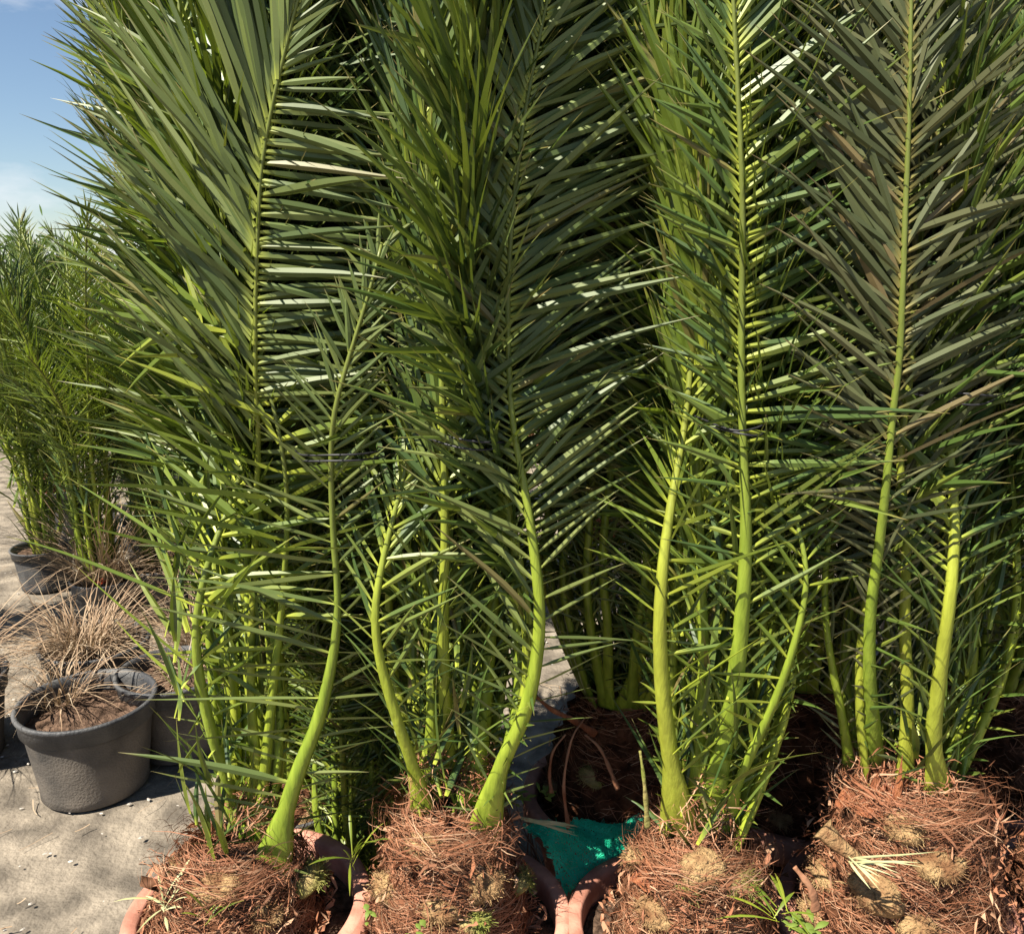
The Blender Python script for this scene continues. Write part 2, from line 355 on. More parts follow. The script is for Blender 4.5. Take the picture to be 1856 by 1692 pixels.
def make_stub(parent, o, c0, d, wd, m, seed):
    """the bristly stump of a cut leaf: a blunt oval mound with a rough flat top"""
    g = np.random.default_rng(seed); d = nrm(np.array(d, float)); tn = nrm(np.array([-d[1], d[0], 0.]) + 1e-6); nn = np.cross(tn, d); m_ = 26
    ring = np.linspace(0, 2 * np.pi, m_, endpoint=False); vv = []
    lay = ((-.9, 1.15), (-.2, 1.12), (.15, 1.05), (.38, .9), (.5, .68), (.54, .42), (.52, .2))
    ir = 1 + .10 * np.sin(2 * ring + seed) + .06 * np.sin(5 * ring + seed * 2)
    for l, sc in lay:
        rr = ir * (1 + g.normal(0, .035, m_))
        vv.append(c0 + d * (l * wd) + tn * (np.cos(ring) * wd * sc * rr)[:, None] + nn * (np.sin(ring) * wd * .68 * sc * rr)[:, None] + d * g.normal(0, .0018, m_)[:, None])
    k = len(lay); vv = np.vstack(vv + [(c0 + d * wd * .50)[None]])
    q = [[i * m_ + j, i * m_ + (j + 1) % m_, (i + 1) * m_ + (j + 1) % m_, (i + 1) * m_ + j] for i in range(k - 1) for j in range(m_)]
    q += [[(k - 1) * m_ + j, (k - 1) * m_ + (j + 1) % m_, k * m_, k * m_] for j in range(m_)]
    mb = MB(); mb.add(vv, q)
    n = 160; a = g.uniform(0, 6.3, n); r = wd * g.uniform(.2, 1.1, n)
    p = c0 + d * (wd * .40) + tn * (np.cos(a) * r)[:, None] + nn * (np.sin(a) * r * .68)[:, None] - d * (np.clip(r / wd - .7, 0, 1) * wd * .9)[:, None]
    D = d + tn * (np.cos(a) * 1.1)[:, None] + nn * (np.sin(a) * 1.1)[:, None] + g.normal(0, .5, (n, 3))
    blades(mb, p, D, g.normal(0, 1, (n, 3)), g.uniform(.008, .022, n), .0012, .1, K=3, thin=True, prof=np.ones(4), wob=.1)
    mb.build('leaf_stub', M[m], parent, o)
def sheath(parent, o, p, e, size, seed):
    """a torn brown papery leaf sheath standing on the crown"""
    g = np.random.default_rng(seed); e = nrm(np.array(e, float)); tn = np.array([-e[1], e[0], 0.])
    nu, nv = 26, 12; v = []; rag = g.normal(0, size * .22, nu)
    for j in range(nv):
        for i in range(nu):
            a = (i / (nu - 1) - .5); h = j / (nv - 1)
            wv = size * (1.1 - .75 * h)
            v.append(np.array(p) + tn * a * 2 * wv + e * (.035 * math.cos(a * 3) - .05 * h + .03 * h * h + .006 * math.sin(a * 19 + seed) + g.normal(0, .0015))
                     + np.array([0, 0, 1.]) * (h * size * (1.0 - .9 * abs(a)) - size * .35 + (rag[i] * h ** 2)))
    q = [[j * nu + i, j * nu + i + 1, (j + 1) * nu + i + 1, (j + 1) * nu + i] for j in range(nv - 1) for i in range(nu - 1)]
    mb = MB(); mb.add(v, q); return mb.build('sheath', M['sheath'], parent, o)

def inner_leaves(parent, o, z, n, hmax, seed, r=.07, leaf='leaf'):
    """the young, still narrow blades crowding up from the heart of the palm"""
    g = np.random.default_rng(seed); n = int(n * 2.2); a = g.uniform(0, 6.3, n); hh = g.uniform(0, 1, n); rr = (r * .8 + .045 * np.sin(hh * 3.1)) * np.sqrt(g.random(n))
    p = np.stack([o[0] + rr * np.cos(a), o[1] + rr * np.sin(a), o[2] + z - .03 + hh * .80], -1)
    a2 = g.uniform(0, 6.3, n); s_ = g.uniform(.15, .95, n)
    D = np.stack([np.cos(a2) * s_, np.sin(a2) * s_, np.ones(n)], -1)
    W = np.stack([-np.sin(a2), np.cos(a2), g.normal(0, .4, n)], -1)
    mb = MB(); blades(mb, p, D, W, g.uniform(.10, .30, n), g.uniform(.008, .015, n), g.uniform(0, .15, n), g.normal(0, .10, (n, 3)), K=5, rnd=np.where(g.random(n) < .05, 1., g.random(n) * .93), fold=.5,
                      prof=np.array([.5, .95, 1, .75, .35, .02]))
    mb.build('inner_leaves', M[leaf], parent, o, smooth=False)

def lathe(mb, o, prof, n=64, oval=(1, 1), wob=0., seed=0, r=.5):
    g = np.random.default_rng(seed); th = np.linspace(0, 2 * np.pi, n, endpoint=False)
    ph = g.uniform(0, 6.3, 3)
    k = 1 + wob * (np.sin(2 * th + ph[0]) + .5 * np.sin(3 * th + ph[1]))
    zz = wob * .35 * np.sin(2 * th + ph[1])
    v = np.array([[(o[0] + rr * math.cos(t) * oval[0] * kk), (o[1] + rr * math.sin(t) * oval[1] * kk), o[2] + z + z0 * rr * (z > .1)] for rr, z in prof for t, kk, z0 in zip(th, k, zz)])
    m = len(prof); q = [[i * n + j, i * n + (j + 1) % n, (i + 1) * n + (j + 1) % n, (i + 1) * n + j] for i in range(m - 1) for j in range(n)]
    mb.add(v, q, r)

def soil_disc(parent, o, r, z, seed, m='soil', bumpy=.012, name='soil'):
    g = np.random.default_rng(seed); v = [[o[0], o[1], o[2] + z + bumpy]]; n = 48; rings = 12
    for i in range(1, rings + 1):
        for j in range(n):
            a = 2 * math.pi * j / n; rr = r * i / rings
            v.append([o[0] + rr * math.cos(a), o[1] + rr * math.sin(a), o[2] + z + g.normal(0, bumpy * .35) + bumpy * math.cos(i / rings * 1.6)])
    q = [[0, 1 + j, 1 + (j + 1) % n, 1 + (j + 1) % n] for j in range(n)]
    q += [[1 + i * n + j, 1 + (i + 1) * n + j, 1 + (i + 1) * n + (j + 1) % n, 1 + i * n + (j + 1) % n] for i in range(rings - 1) for j in range(n)]
    mb = MB(); mb.add(v, q); return mb.build(name, M[m], parent, o)

def terracotta(x, y, zr, r, label, seed, group='terracotta pots holding the tied palms', wob=.009):
    e = empty('terracotta_pot', (x, y, 0), label, 'pot', group)
    prof = [(.0, .005), (r * .62, .0), (r * .66, .02), (r * .86, zr - .09), (r * .885, zr - .075), (r * .985, zr - .07), (r * 1.0, zr - .055), (r * 1.0, zr - .010), (r * .992, zr - .003), (r * .975, zr),
            (r * .885, zr - .001), (r * .866, zr - .005), (r * .858, zr - .014), (r * .855, zr - .06), (r * .84, zr - .08), (r * .80, zr - .16), (0, zr - .17)]
    mb = MB(); lathe(mb, (x, y, 0), prof, 96, wob=wob, seed=seed); mb.build('body', M['terra'], e, (x, y, 0))
    soil_disc(e, (x, y, 0), r * .85, zr - .055, seed)
    return e
def plastic(x, y, h, r, label, seed, mt='plastic', group='grey plastic pots standing on the ground', soil=.05):
    e = empty('plastic_pot', (x, y, 0), label, 'pot', group)
    rb = r * .80
    prof = [(0, .012), (rb * .93, .010), (rb * .96, .0), (rb, .006), (rb * 1.0, .03), (r * .925, h - .075), (r * .93, h - .065)]
    mb = MB(); lathe(mb, (x, y, 0), prof + [(r * .90, h - .06)], 72, seed=seed, wob=.004); mb.build('body', M['dust' if mt == 'dust' else 'plastic'], e, (x, y, 0))
    prof = [(r * .925, h - .066), (r * .985, h - .062), (r * .99, h - .02), (r * 1.03, h - .012), (r * 1.04, h - .003), (r * 1.02, h + .003), (r * .97, h), (r * .945, h - .02), (r * .92, h - .06), (r * .86, h - .16), (0, h - .165)]
    mb = MB(); lathe(mb, (x, y, 0), prof, 72, seed=seed, wob=.006); mb.build('rim', M['plastic'], e, (x, y, 0))
    soil_disc(e, (x, y, 0), r * .905, h - soil, seed + 3)
    return e

def grass(x, y, z, n, hmin, hmax, spread, label, group, seed, m='straw', wd=(.0025, .005), droop=.5, name='dry_grass', cat='dry grass', rad=.08, up=1.0):
    g = np.random.default_rng(seed); a = g.uniform(0, 6.3, n); rr = rad * np.sqrt(g.random(n))
    p = np.stack([x + rr * np.cos(a), y + rr * np.sin(a), np.full(n, z - .01)], -1)
    a2 = a + g.normal(0, .7, n); s = g.uniform(.1, spread, n)
    D = np.stack([np.cos(a2) * s, np.sin(a2) * s, np.full(n, up)], -1)
    W = np.stack([-np.sin(a2), np.cos(a2), g.normal(0, .3, n)], -1)
    mb = MB(); blades(mb, p, D, W, g.uniform(hmin, hmax, n), g.uniform(*wd, n), g.uniform(.1, droop, n), np.stack([np.cos(a2), np.sin(a2), 0 * a2], -1) * g.uniform(0, .5, n)[:, None], K=7, thin=True, wob=.05,
                      prof=np.array([.8, 1, 1, .95, .85, .7, .45, .05]), rnd=g.random(n))
    return tag(mb.build(name, M[m], None, (x, y, z)), label, cat, group)

# ------------------------------------------------------------------ ground
g = np.random.default_rng(3)
xs = np.concatenate([[-900, -200, -60, -20, -8], np.linspace(-5, 5, 161), [8, 20, 60, 200, 900]])
ys = np.concatenate([[-40, -8, -2], np.linspace(.6, 9, 141), [12, 20, 50, 150, 500, 900]])
X, Y = np.meshgrid(xs, ys)
Z = .006 * np.sin(X * 3.1 + Y) + .005 * np.sin(Y * 4.3 - X * 2) + g.normal(0, .0022, X.shape)
v = np.stack([X, Y, Z - .004], -1).reshape(-1, 3); nx = len(xs)
q = [[j * nx + i, j * nx + i + 1, (j + 1) * nx + i + 1, (j + 1) * nx + i] for j in range(len(ys) - 1) for i in range(nx - 1)]
mb = MB(); mb.add(v, q); tag(mb.build('ground', M['ground']), kind='structure')

def chips(n, xr, yr, smin, smax, name, m, label, seed):
    g = np.random.default_rng(seed); mb = MB()
    base = np.array([[1, 0, 0], [.2, .9, .1], [-.9, .4, 0], [-.7, -.7, .1], [.4, -.9, 0], [0, 0, .5]])
    f = [[0, 1, 5, 5], [1, 2, 5, 5], [2, 3, 5, 5], [3, 4, 5, 5], [4, 0, 5, 5]]
    for k in range(n):
        s = g.uniform(smin, smax); a = g.uniform(0, 6.3); c, sn = math.cos(a), math.sin(a)
        b = base * (1 + g.normal(0, .2, base.shape)) * [s, s * g.uniform(.4, 1), s * .7]
        x, y = g.uniform(*xr), g.uniform(*yr)
        mb.add(np.stack([b[:, 0] * c - b[:, 1] * sn + x, b[:, 0] * sn + b[:, 1] * c + y, b[:, 2] + .002], -1), f, g.random())
    o = mb.build(name, M[m], smooth=False); tag(o, label, 'gravel', None, 'stuff'); return o
chips(1500, (-3.2, 2.5), (1.7, 6), .002, .010, 'gravel', 'pebble', 'small pale stones and grit scattered over the sandy ground', 5)
grassy = MB(); n = 500
g = np.random.default_rng(9)
p = np.stack([g.uniform(-2.8, 1.2, n), g.uniform(1.7, 5.5, n), g.uniform(.003, .01, n)], -1); a = g.uniform(0, 6.3, n)
blades(grassy, p, np.stack([np.cos(a), np.sin(a), g.uniform(0, .1, n)], -1), np.stack([-np.sin(a), np.cos(a), 0 * a], -1), g.uniform(.02, .12, n), g.uniform(.0015, .004, n), 0, K=4, thin=True, wob=.08, prof=np.ones(5), rnd=g.random(n))
tag(grassy.build('litter', M['straw']), 'dry straw and leaf litter strewn on the sandy ground', 'litter', None, 'stuff')

# ------------------------------------------------------------------ front row
ZR = .333
POTS = {'A': (-.562, 1.56, .255), 'B': (-.105, 1.53, .232), 'C': (.352, 1.50, .238), 'D': (.815, 1.54, .236), 'E': (1.29, 1.56, .236)}
CR = {'A': (.180, .15, .44), 'B': (.163, .235, .46), 'C': (.158, .20, .53), 'D': (.196, .32, .55), 'E': (.20, .28, .5)}
OFF = {'A': (-.022, -.015), 'B': (-.026, 0), 'C': (.022, -.01), 'D': (.0, .0), 'E': (0, 0)}
LAB = {'A': 'pinkish terracotta pot farthest left, its rim showing round a low mat of fibre',
       'B': 'terracotta pot second from left, its rim touching the pot beside the green net',
       'C': 'terracotta pot with its rim curling round the front end of the green net',
       'D': 'terracotta pot buried under brown fibre and a cut pale leaf fan',
       'E': 'terracotta pot at the right edge of the picture'}
for k, (x, y, r) in POTS.items(): terracotta(x, y, ZR, r, LAB[k], ord(k))
PG = 'front row of tied feather palms'
def new_palm(k, label, group=PG):
    x, y, r = POTS[k]; x += OFF[k][0]; y += OFF[k][1]; e = empty('palm', (x, y, ZR - .05), label, 'palm', group); o = np.array([x, y, ZR - .05])
    cr_, h, nk = CR[k]; make_crown(e, o, cr_, h + .05, ord(k) % 11, nk, stubs=0, nfib=10000, pot=(*POTS[k], ZR - .055))
    own_stubs(k, e, o)
    return e, o, cr_ * nk, h + .05

def PP(l): return [P(*a) for a in l]
def on_crown(k, px, py, dz=0.):
    """where the line of sight through a photo pixel meets the fibrous crown of palm k"""
    x, y, r = POTS[k]; x += OFF[k][0]; y += OFF[k][1]; r0, h, nk = CR[k]; H = h + .10; zb = ZR - .10
    for Y_ in np.arange(1.15, 2.0, .004):
        p = P(px, py, Y_); rr = math.hypot(p[0] - x, p[1] - y)
        zs = zb + H * min(1, max(0, (1 - rr / r0) / (1 - nk)) ** (1 / 1.6)) if rr < r0 else 0
        if p[2] < zs: return p + [0, 0, dz]
    return P(px, py, y)
def sfrond(*a, **k): return frond(*a, foot=130, **k)
def set_base(k, pts):
    p = list(pts); q_ = on_crown(k, p[0][0], p[0][1]); d = (q_[1] - p[0][2])
    n_ = 5; r_ = PP(p)
    for i in range(min(n_, len(p))): r_[i] = P(p[i][0], p[i][1], p[i][2] + d * (1 - i / n_) ** 1.3)
    return r_

STUBS = {'A': [(400, 1612, .042, 'stub'), (560, 1590, .030, 'stubgreen'), (330, 1580, .022, 'stub'), (480, 1660, .030, 'stub'), (610, 1640, .022, 'stubgreen')],
         'B': [(775, 1535, .034, 'stub'), (875, 1600, .040, 'stub'), (705, 1610, .030, 'stub'), (940, 1600, .022, 'stubgreen'), (800, 1650, .030, 'stub'), (860, 1670, .026, 'stubgreen')],
         'C': [(1272, 1575, .040, 'stub'), (1158, 1560, .022, 'stub'), (1190, 1655, .034, 'stub'), (1340, 1600, .028, 'stubgreen'), (1250, 1610, .020, 'stubgreen')],
         'D': [(1638, 1500, .034, 'stub'), (1590, 1615, .046, 'stub'), (1500, 1590, .030, 'stub'), (1700, 1570, .036, 'stub'), (1480, 1660, .03, 'stub'), (1660, 1680, .03, 'stub')]}
def own_stubs(k, e, o):
    tr = [c for c in e.children if c.name.startswith('trunk')][0]; x, y, r = POTS[k]
    for i, (px, py, wd, m) in enumerate(STUBS.get(k, [])):
        p = on_crown(k, px, py); d = np.array([p[0] - x, p[1] - y, 0]); d = d / max(np.linalg.norm(d), .03); d = nrm(np.array([d[0], d[1], .75])); make_stub(tr, o, p + d * .012, d, wd * 1.1, m, ord(k) * 7 + i)
# --- palm A
pa, oa, ra, ha = new_palm('A', 'tied palm at left with the broad pale feather leaf and horizontal comb of leaflets')
sfrond(pa, oa, set_base('A', [(490, 1575, 1.40), (515, 1480, 1.42), (540, 1400, 1.43), (578, 1300, 1.44), (605, 1180, 1.44), (612, 1080, 1.44), (605, 980, 1.43), (600, 850, 1.41), (606, 750, 1.39), (632, 650, 1.385), (660, 560, 1.385), (680, 490, 1.39), (692, 440, 1.40)]),
      (0.1, -1, 0), .040, .0120, .003,
      [(.05, 112, .10, 60, .05, .08), (.16, 106, .24, 60, .14, .05), (.25, 102, .33, 62, .15, .045), (.40, 98, .34, 60, .15, .048), (.52, 86, .34, 65, .14, .05), (.62, 62, .20, 60, .12, .028), (.75, 45, .14, 45, .14, .022), (1, 25, .07, 25, .07, .018)],
      'blue', base_t=.12, jit=5, droop=.03, vee=12, wmax=.015)
sfrond(pa, oa, set_base('A', [(432, 1500, 1.50), (415, 1420, 1.48), (385, 1330, 1.46), (362, 1230, 1.45), (356, 1130, 1.45), (375, 1030, 1.47), (403, 950, 1.50), (430, 880, 1.53), (455, 780, 1.55), (470, 640, 1.57), (455, 480, 1.58)]),
      (-.4, -1, 0), .04, .0125, .003,
      [(.08, 60, .05, 40, .05, .10), (.2, 58, .17, 38, .10, .09), (.32, 60, .20, 50, .14, .08), (.42, 64, .40, 50, .2, .05), (.50, 62, .40, 50, .26, .045), (.62, 50, .30, 50, .3, .024), (.85, 38, .3, 40, .26, .015), (1, 20, .18, 20, .15, .013)],
      'fresh', base_t=.07, droop=.04)
sfrond(pa, oa, set_base('A', [(470, 1450, 1.55), (455, 1250, 1.54), (462, 1000, 1.53), (468, 800, 1.47), (463, 680, 1.44), (463, 560, 1.43), (466, 450, 1.42), (474, 310, 1.41), (492, 200, 1.40), (515, 100, 1.39), (540, 0, 1.38), (575, -120, 1.38), (610, -230, 1.39)]),
      (0, -1, .05), .03, .0085, .003,
      [(.2, 60, .10, 80, .08, .10), (.40, 52, .30, 85, .16, .05), (.50, 44, .40, 84, .23, .0135), (.62, 42, .42, 84, .24, .012), (.75, 34, .42, 84, .24, .012), (.82, 24, .36, 78, .18, .012), (.84, 20, .3, 40, .1, .012), (1, 12, .18, 14, .16, .012)],
      'blue', jit=3, droop=.05, vee=9, wmax=.0160, ns=60, roll=8)
# yellow-green blades that stick out to the far left at waist height
sfrond(pa, oa, set_base('A', [(470, 1480, 1.52), (495, 1250, 1.50), (515, 1050, 1.48), (520, 900, 1.45), (505, 780, 1.44), (480, 690, 1.45), (440, 620, 1.46), (380, 590, 1.47), (300, 585, 1.48)]),
      (0, -1, 0), .03, .010, .002,
      [(.1, 60, .05, 60, .05, .09), (.35, 75, .2, 50, .1, .07), (.5, 78, .38, 50, .2, .06), (.68, 58, .36, 70, .25, .05), (.85, 50, .3, 60, .22, .045), (1, 20, .15, 20, .15, .02)],
      'fresh', droop=.03, wmax=.019)
for i in range(15):
    rand_frond(pa, oa, ra * .8, ha, 1.30 + rng.normal(0, .05) - oa[2], 2.15 + rng.uniform(-.25, .4) - oa[2] + .1, 0.2 + i / 15 * 1.9 + rng.normal(0, .1), rng.choice(['leaf', 'blue', 'fresh', 'leaf']), bulge=.09 + rng.uniform(-.03, .03), tie_r=.07, spread=rng.uniform(.10, .34), lean=(0, .05), scale=.85, xs=.5, low=.3)
inner_leaves(pa, oa, ha, 38, .55, 2)

# --- palm B
pb, ob, rb_, hb = new_palm('B', 'tied palm second from left, steep dark leaves above a straight central stalk')
sfrond(pb, ob, set_base('B', [(768, 1478, 1.45), (755, 1410, 1.44), (722, 1310, 1.41), (690, 1200, 1.40), (680, 1110, 1.40), (695, 1010, 1.42), (725, 890, 1.45), (748, 790, 1.48), (762, 680, 1.48), (768, 540, 1.47), (770, 400, 1.47), (768, 300, 1.47)]),
      (-.3, -1, 0), .028, .0095, .003,
      [(.08, 45, .05, 70, .09, .05), (.22, 40, .10, 75, .18, .042), (.35, 35, .12, 60, .16, .04), (.48, 30, .2, 40, .2, .03), (.56, 24, .26, 30, .26, .016), (.8, 20, .26, 22, .28, .014), (1, 12, .14, 12, .14, .012)],
      'leaf', base_t=.12, droop=.03)
sfrond(pb, ob, set_base('B', [(822, 1440, 1.50), (812, 1350, 1.47), (806, 1240, 1.44), (803, 1130, 1.43), (807, 1000, 1.42), (806, 880, 1.42), (803, 770, 1.42), (799, 650, 1.43), (794, 520, 1.43), (780, 400, 1.43), (770, 250, 1.43), (765, 100, 1.43), (768, -60, 1.43)]),
      (0, -1, 0), .024, .0125, .003,
      [(.10, 80, .06, 60, .1, .06), (.25, 55, .14, 70, .19, .05), (.36, 55, .18, 72, .24, .045), (.46, 40, .22, 68, .26, .035), (.52, 22, .28, 52, .30, .016), (.66, 14, .30, 36, .34, .013), (.85, 14, .28, 28, .32, .013), (1, 10, .16, 12, .16, .012)],
      'leaf', droop=.03, vee=20)
sfrond(pb, ob, set_base('B', [(876, 1515, 1.39), (890, 1450, 1.39), (912, 1380, 1.39), (948, 1300, 1.39), (970, 1210, 1.39), (978, 1110, 1.39), (968, 1000, 1.39), (950, 880, 1.40), (930, 770, 1.41), (922, 650, 1.42), (921, 520, 1.42), (930, 380, 1.42), (948, 230, 1.42), (975, 80, 1.43), (1010, -80, 1.45)]),
      (.1, -1, 0), .034, .0110, .003,
      [(.08, 70, .08, 40, .05, .06), (.2, 58, .18, 60, .12, .045), (.32, 50, .24, 78, .17, .042), (.42, 45, .26, 70, .2, .03), (.5, 45, .28, 62, .27, .018), (.62, 50, .28, 62, .3, .0125), (.8, 42, .28, 58, .3, .012), (.92, 30, .24, 45, .26, .012), (1, 12, .14, 14, .14, .012)],
      'blue', base_t=.12, droop=.04, vee=13, ns=60, roll=12)
sfrond(pb, ob, set_base('B', [(778, 1400, 1.55), (782, 1280, 1.53), (776, 1150, 1.52), (768, 1000, 1.52), (772, 850, 1.50), (778, 720, 1.50), (765, 560, 1.47), (760, 420, 1.45), (778, 300, 1.45)]), (-.1, -1, 0), .02, .009, .002,
      [(.12, 60, .05, 70, .08, .09), (.3, 40, .12, 60, .16, .05), (.5, 20, .18, 30, .2, .02), (.8, 12, .26, 16, .26, .012), (1, 8, .2, 8, .2, .01)], 'fresh', droop=.0, wmax=.02)
sfrond(pb, ob, set_base('B', [(868, 1400, 1.60), (880, 1280, 1.60), (890, 1150, 1.60), (900, 1000, 1.60), (885, 850, 1.56), (880, 700, 1.56), (890, 500, 1.57), (930, 300, 1.58), (980, 120, 1.6), (1030, -40, 1.6)]), (.1, -1, 0), .02, .011, .003, KEY, 'leaf')
sfrond(pb, ob, set_base('B', [(850, 1420, 1.68), (880, 1200, 1.70), (930, 900, 1.68), (960, 700, 1.66), (985, 500, 1.64), (1005, 350, 1.64), (1025, 150, 1.64), (1040, 0, 1.64), (1050, -120, 1.64)]), (.1, -1, 0), .02, .010, .003,
      [(.2, 60, .1, 60, .1, .08), (.45, 62, .28, 62, .26, .02), (.8, 60, .3, 60, .3, .0135), (1, 20, .14, 20, .14, .012)], 'blue', vee=10, roll=8)
for i in range(15):
    rand_frond(pb, ob, rb_ * .8, hb, 1.33 + rng.normal(0, .05) - ob[2], 2.2 + rng.uniform(-.2, .4) - ob[2], -.1 + i / 15 * 2.5 + rng.normal(0, .1), rng.choice(['leaf', 'blue', 'leaf', 'leaf']), bulge=.14 + rng.uniform(-.03, .05), tie_r=.08, spread=rng.uniform(.08, .35), lean=(0, .04), xs=.4)
inner_leaves(pb, ob, hb, 80, .6, 3)

# --- palm C
pc, oc, rc, hc = new_palm('C', 'tied palm right of the green net with one tall pale feather leaf rising straight up')
sfrond(pc, oc, set_base('C', [(1232, 1515, 1.37), (1226, 1450, 1.37), (1212, 1350, 1.37), (1200, 1240, 1.37), (1196, 1130, 1.37), (1202, 1020, 1.38), (1217, 910, 1.40), (1238, 790, 1.43), (1250, 680, 1.45), (1252, 540, 1.47), (1240, 380, 1.48), (1215, 220, 1.48), (1180, 60, 1.48), (1150, -80, 1.5)]),
      (-.2, -1, 0), .038, .0115, .003,
      [(.08, 20, .03, 45, .10, .05), (.2, 30, .04, 50, .2, .040), (.32, 40, .06, 62, .24, .05), (.42, 50, .18, 70, .24, .04), (.5, 45, .11, 30, .22, .026), (.7, 30, .12, 22, .26, .018), (.88, 24, .14, 20, .26, .016), (1, 20, .15, 20, .15, .012)],
      'fresh', base_t=.13, droop=.03)
sfrond(pc, oc, set_base('C', [(1290, 1475, 1.42), (1300, 1400, 1.41), (1322, 1300, 1.40), (1338, 1190, 1.39), (1348, 1070, 1.38), (1352, 950, 1.38), (1347, 820, 1.38), (1344, 700, 1.38), (1344, 560, 1.38), (1346, 420, 1.37), (1343, 280, 1.36), (1336, 140, 1.36), (1330, 20, 1.36), (1325, -120, 1.36)]),
      (0, -1, 0), .030, .0135, .003,
      [(.08, 45, .06, 45, .1, .05), (.2, 40, .12, 45, .18, .042), (.32, 50, .15, 55, .2, .04), (.42, 60, .16, 80, .28, .034), (.5, 60, .16, 86, .30, .022), (.62, 45, .18, 78, .30, .0155), (.75, 40, .18, 66, .28, .0145), (.88, 40, .17, 56, .25, .014), (1, 25, .12, 30, .15, .012)],
      'leaf', base_t=.12, droop=.02, vee=14, ns=60, roll=12)
sfrond(pc, oc, set_base('C', [(1262, 1440, 1.50), (1268, 1320, 1.49), (1276, 1200, 1.48), (1271, 1060, 1.47), (1268, 930, 1.46), (1262, 800, 1.46), (1275, 640, 1.45), (1280, 500, 1.44), (1262, 350, 1.43), (1240, 200, 1.42)]), (0, -1, 0), .022, .0118, .002,
      [(.12, 40, .05, 50, .1, .08), (.3, 35, .12, 55, .18, .05), (.45, 25, .2, 45, .24, .03), (.6, 14, .26, 20, .26, .013), (.85, 12, .3, 14, .26, .012), (1, 8, .2, 8, .2, .01)], 'fresh', wmax=.018, droop=.0)
sfrond(pc, oc, set_base('C', [(1316, 1515, 1.40), (1330, 1440, 1.39), (1368, 1350, 1.38), (1408, 1260, 1.38), (1440, 1165, 1.38), (1460, 1070, 1.39), (1455, 990, 1.40), (1432, 910, 1.43), (1405, 810, 1.46), (1400, 650, 1.5), (1415, 450, 1.5), (1440, 250, 1.5)]),
      (.3, -1, 0), .026, .0075, .002,
      [(.1, 60, .13, 40, .05, .045), (.25, 60, .16, 40, .08, .04), (.42, 60, .17, 60, .07, .045), (.55, 40, .2, 60, .17, .03), (.7, 40, .24, 45, .24, .018), (1, 15, .15, 15, .15, .012)], 'fresh', base_t=.12, droop=.02, wmax=.015)
for i in range(14):
    rand_frond(pc, oc, rc * .8, hc, 1.33 + rng.normal(0, .05) - oc[2], 2.15 + rng.uniform(-.2, .4) - oc[2], -.1 + i / 14 * 2.4 + rng.normal(0, .1), rng.choice(['leaf', 'fresh', 'leaf', 'leaf']), bulge=.13 + rng.uniform(-.03, .04), tie_r=.07, spread=rng.uniform(.08, .32), lean=(0, .04), xs=.4)
inner_leaves(pc, oc, hc, 70, .6, 4)

# --- palm D
pd, od, rd, hd = new_palm('D', 'tied palm with brown sheaths at its foot and drab greyish upper leaflets')
sfrond(pd, od, set_base('D', [(1588, 1400, 1.40), (1583, 1320, 1.39), (1576, 1220, 1.38), (1578, 1110, 1.38), (1592, 1000, 1.38), (1606, 880, 1.37), (1617, 760, 1.36), (1630, 650, 1.35), (1636, 520, 1.34), (1641, 380, 1.34), (1647, 230, 1.34), (1650, 80, 1.34), (1652, -100, 1.34)]),
      (0, -1, 0), .028, .0118, .003,
      [(.1, 50, .03, 45, .10, .05), (.25, 50, .04, 48, .17, .042), (.4, 55, .1, 52, .2, .038), (.5, 60, .2, 62, .24, .03), (.58, 45, .26, 60, .28, .016), (.8, 42, .3, 55, .28, .0135), (1, 25, .15, 30, .15, .012)],
      'drab', base_t=.07, droop=.03, vee=14, ns=60)
sfrond(pd, od, set_base('D', [(1640, 1420, 1.46), (1645, 1280, 1.45), (1640, 1130, 1.44), (1642, 980, 1.44), (1632, 830, 1.44), (1650, 680, 1.45), (1660, 500, 1.46), (1690, 300, 1.46), (1730, 100, 1.46), (1770, -60, 1.46)]), (0, -1, 0), .024, .0115, .003, KEY, 'drab', jit=7)
sfrond(pd, od, set_base('D', [(1700, 1440, 1.38), (1692, 1330, 1.37), (1705, 1210, 1.36), (1722, 1080, 1.36), (1730, 950, 1.40), (1722, 820, 1.45), (1725, 700, 1.49), (1750, 520, 1.52), (1790, 340, 1.53), (1840, 150, 1.54), (1880, 0, 1.55)]), (.2, -1, 0), .034, .0125, .003, KEY, 'leaf', base_t=.08)
sfrond(pd, od, set_base('D', [(1545, 1400, 1.50), (1525, 1290, 1.48), (1502, 1170, 1.47), (1495, 1050, 1.48), (1510, 930, 1.49), (1545, 800, 1.50), (1570, 650, 1.5), (1560, 450, 1.5), (1540, 250, 1.5), (1510, 80, 1.5)]), (-.4, -1, 0), .024, .0075, .003, KEY, 'drab', jit=8)
for i in range(14):
    rand_frond(pd, od, rd * .8, hd, 1.38 + rng.normal(0, .05) - od[2], 2.2 + rng.uniform(-.2, .4) - od[2], -.1 + i / 14 * 3.4 + rng.normal(0, .1), rng.choice(['drab', 'leaf', 'drab', 'leaf']), bulge=.13 + rng.uniform(-.03, .04), tie_r=.08, spread=rng.uniform(.08, .35), lean=(0, .03), xs=.5)
inner_leaves(pd, od, hd, 110, .65, 5)
for s_, (px, py, yy, sz) in enumerate(((1590, 1405, 1.42, .085), (1650, 1410, 1.42, .09), (1695, 1405, 1.5, .08), (1625, 1440, 1.42, .08), (1562, 1430, 1.4, .06))): sheath(pd, od, on_crown('D', px, py), (.1 * s_ - .1, -1, 0), sz, s_)
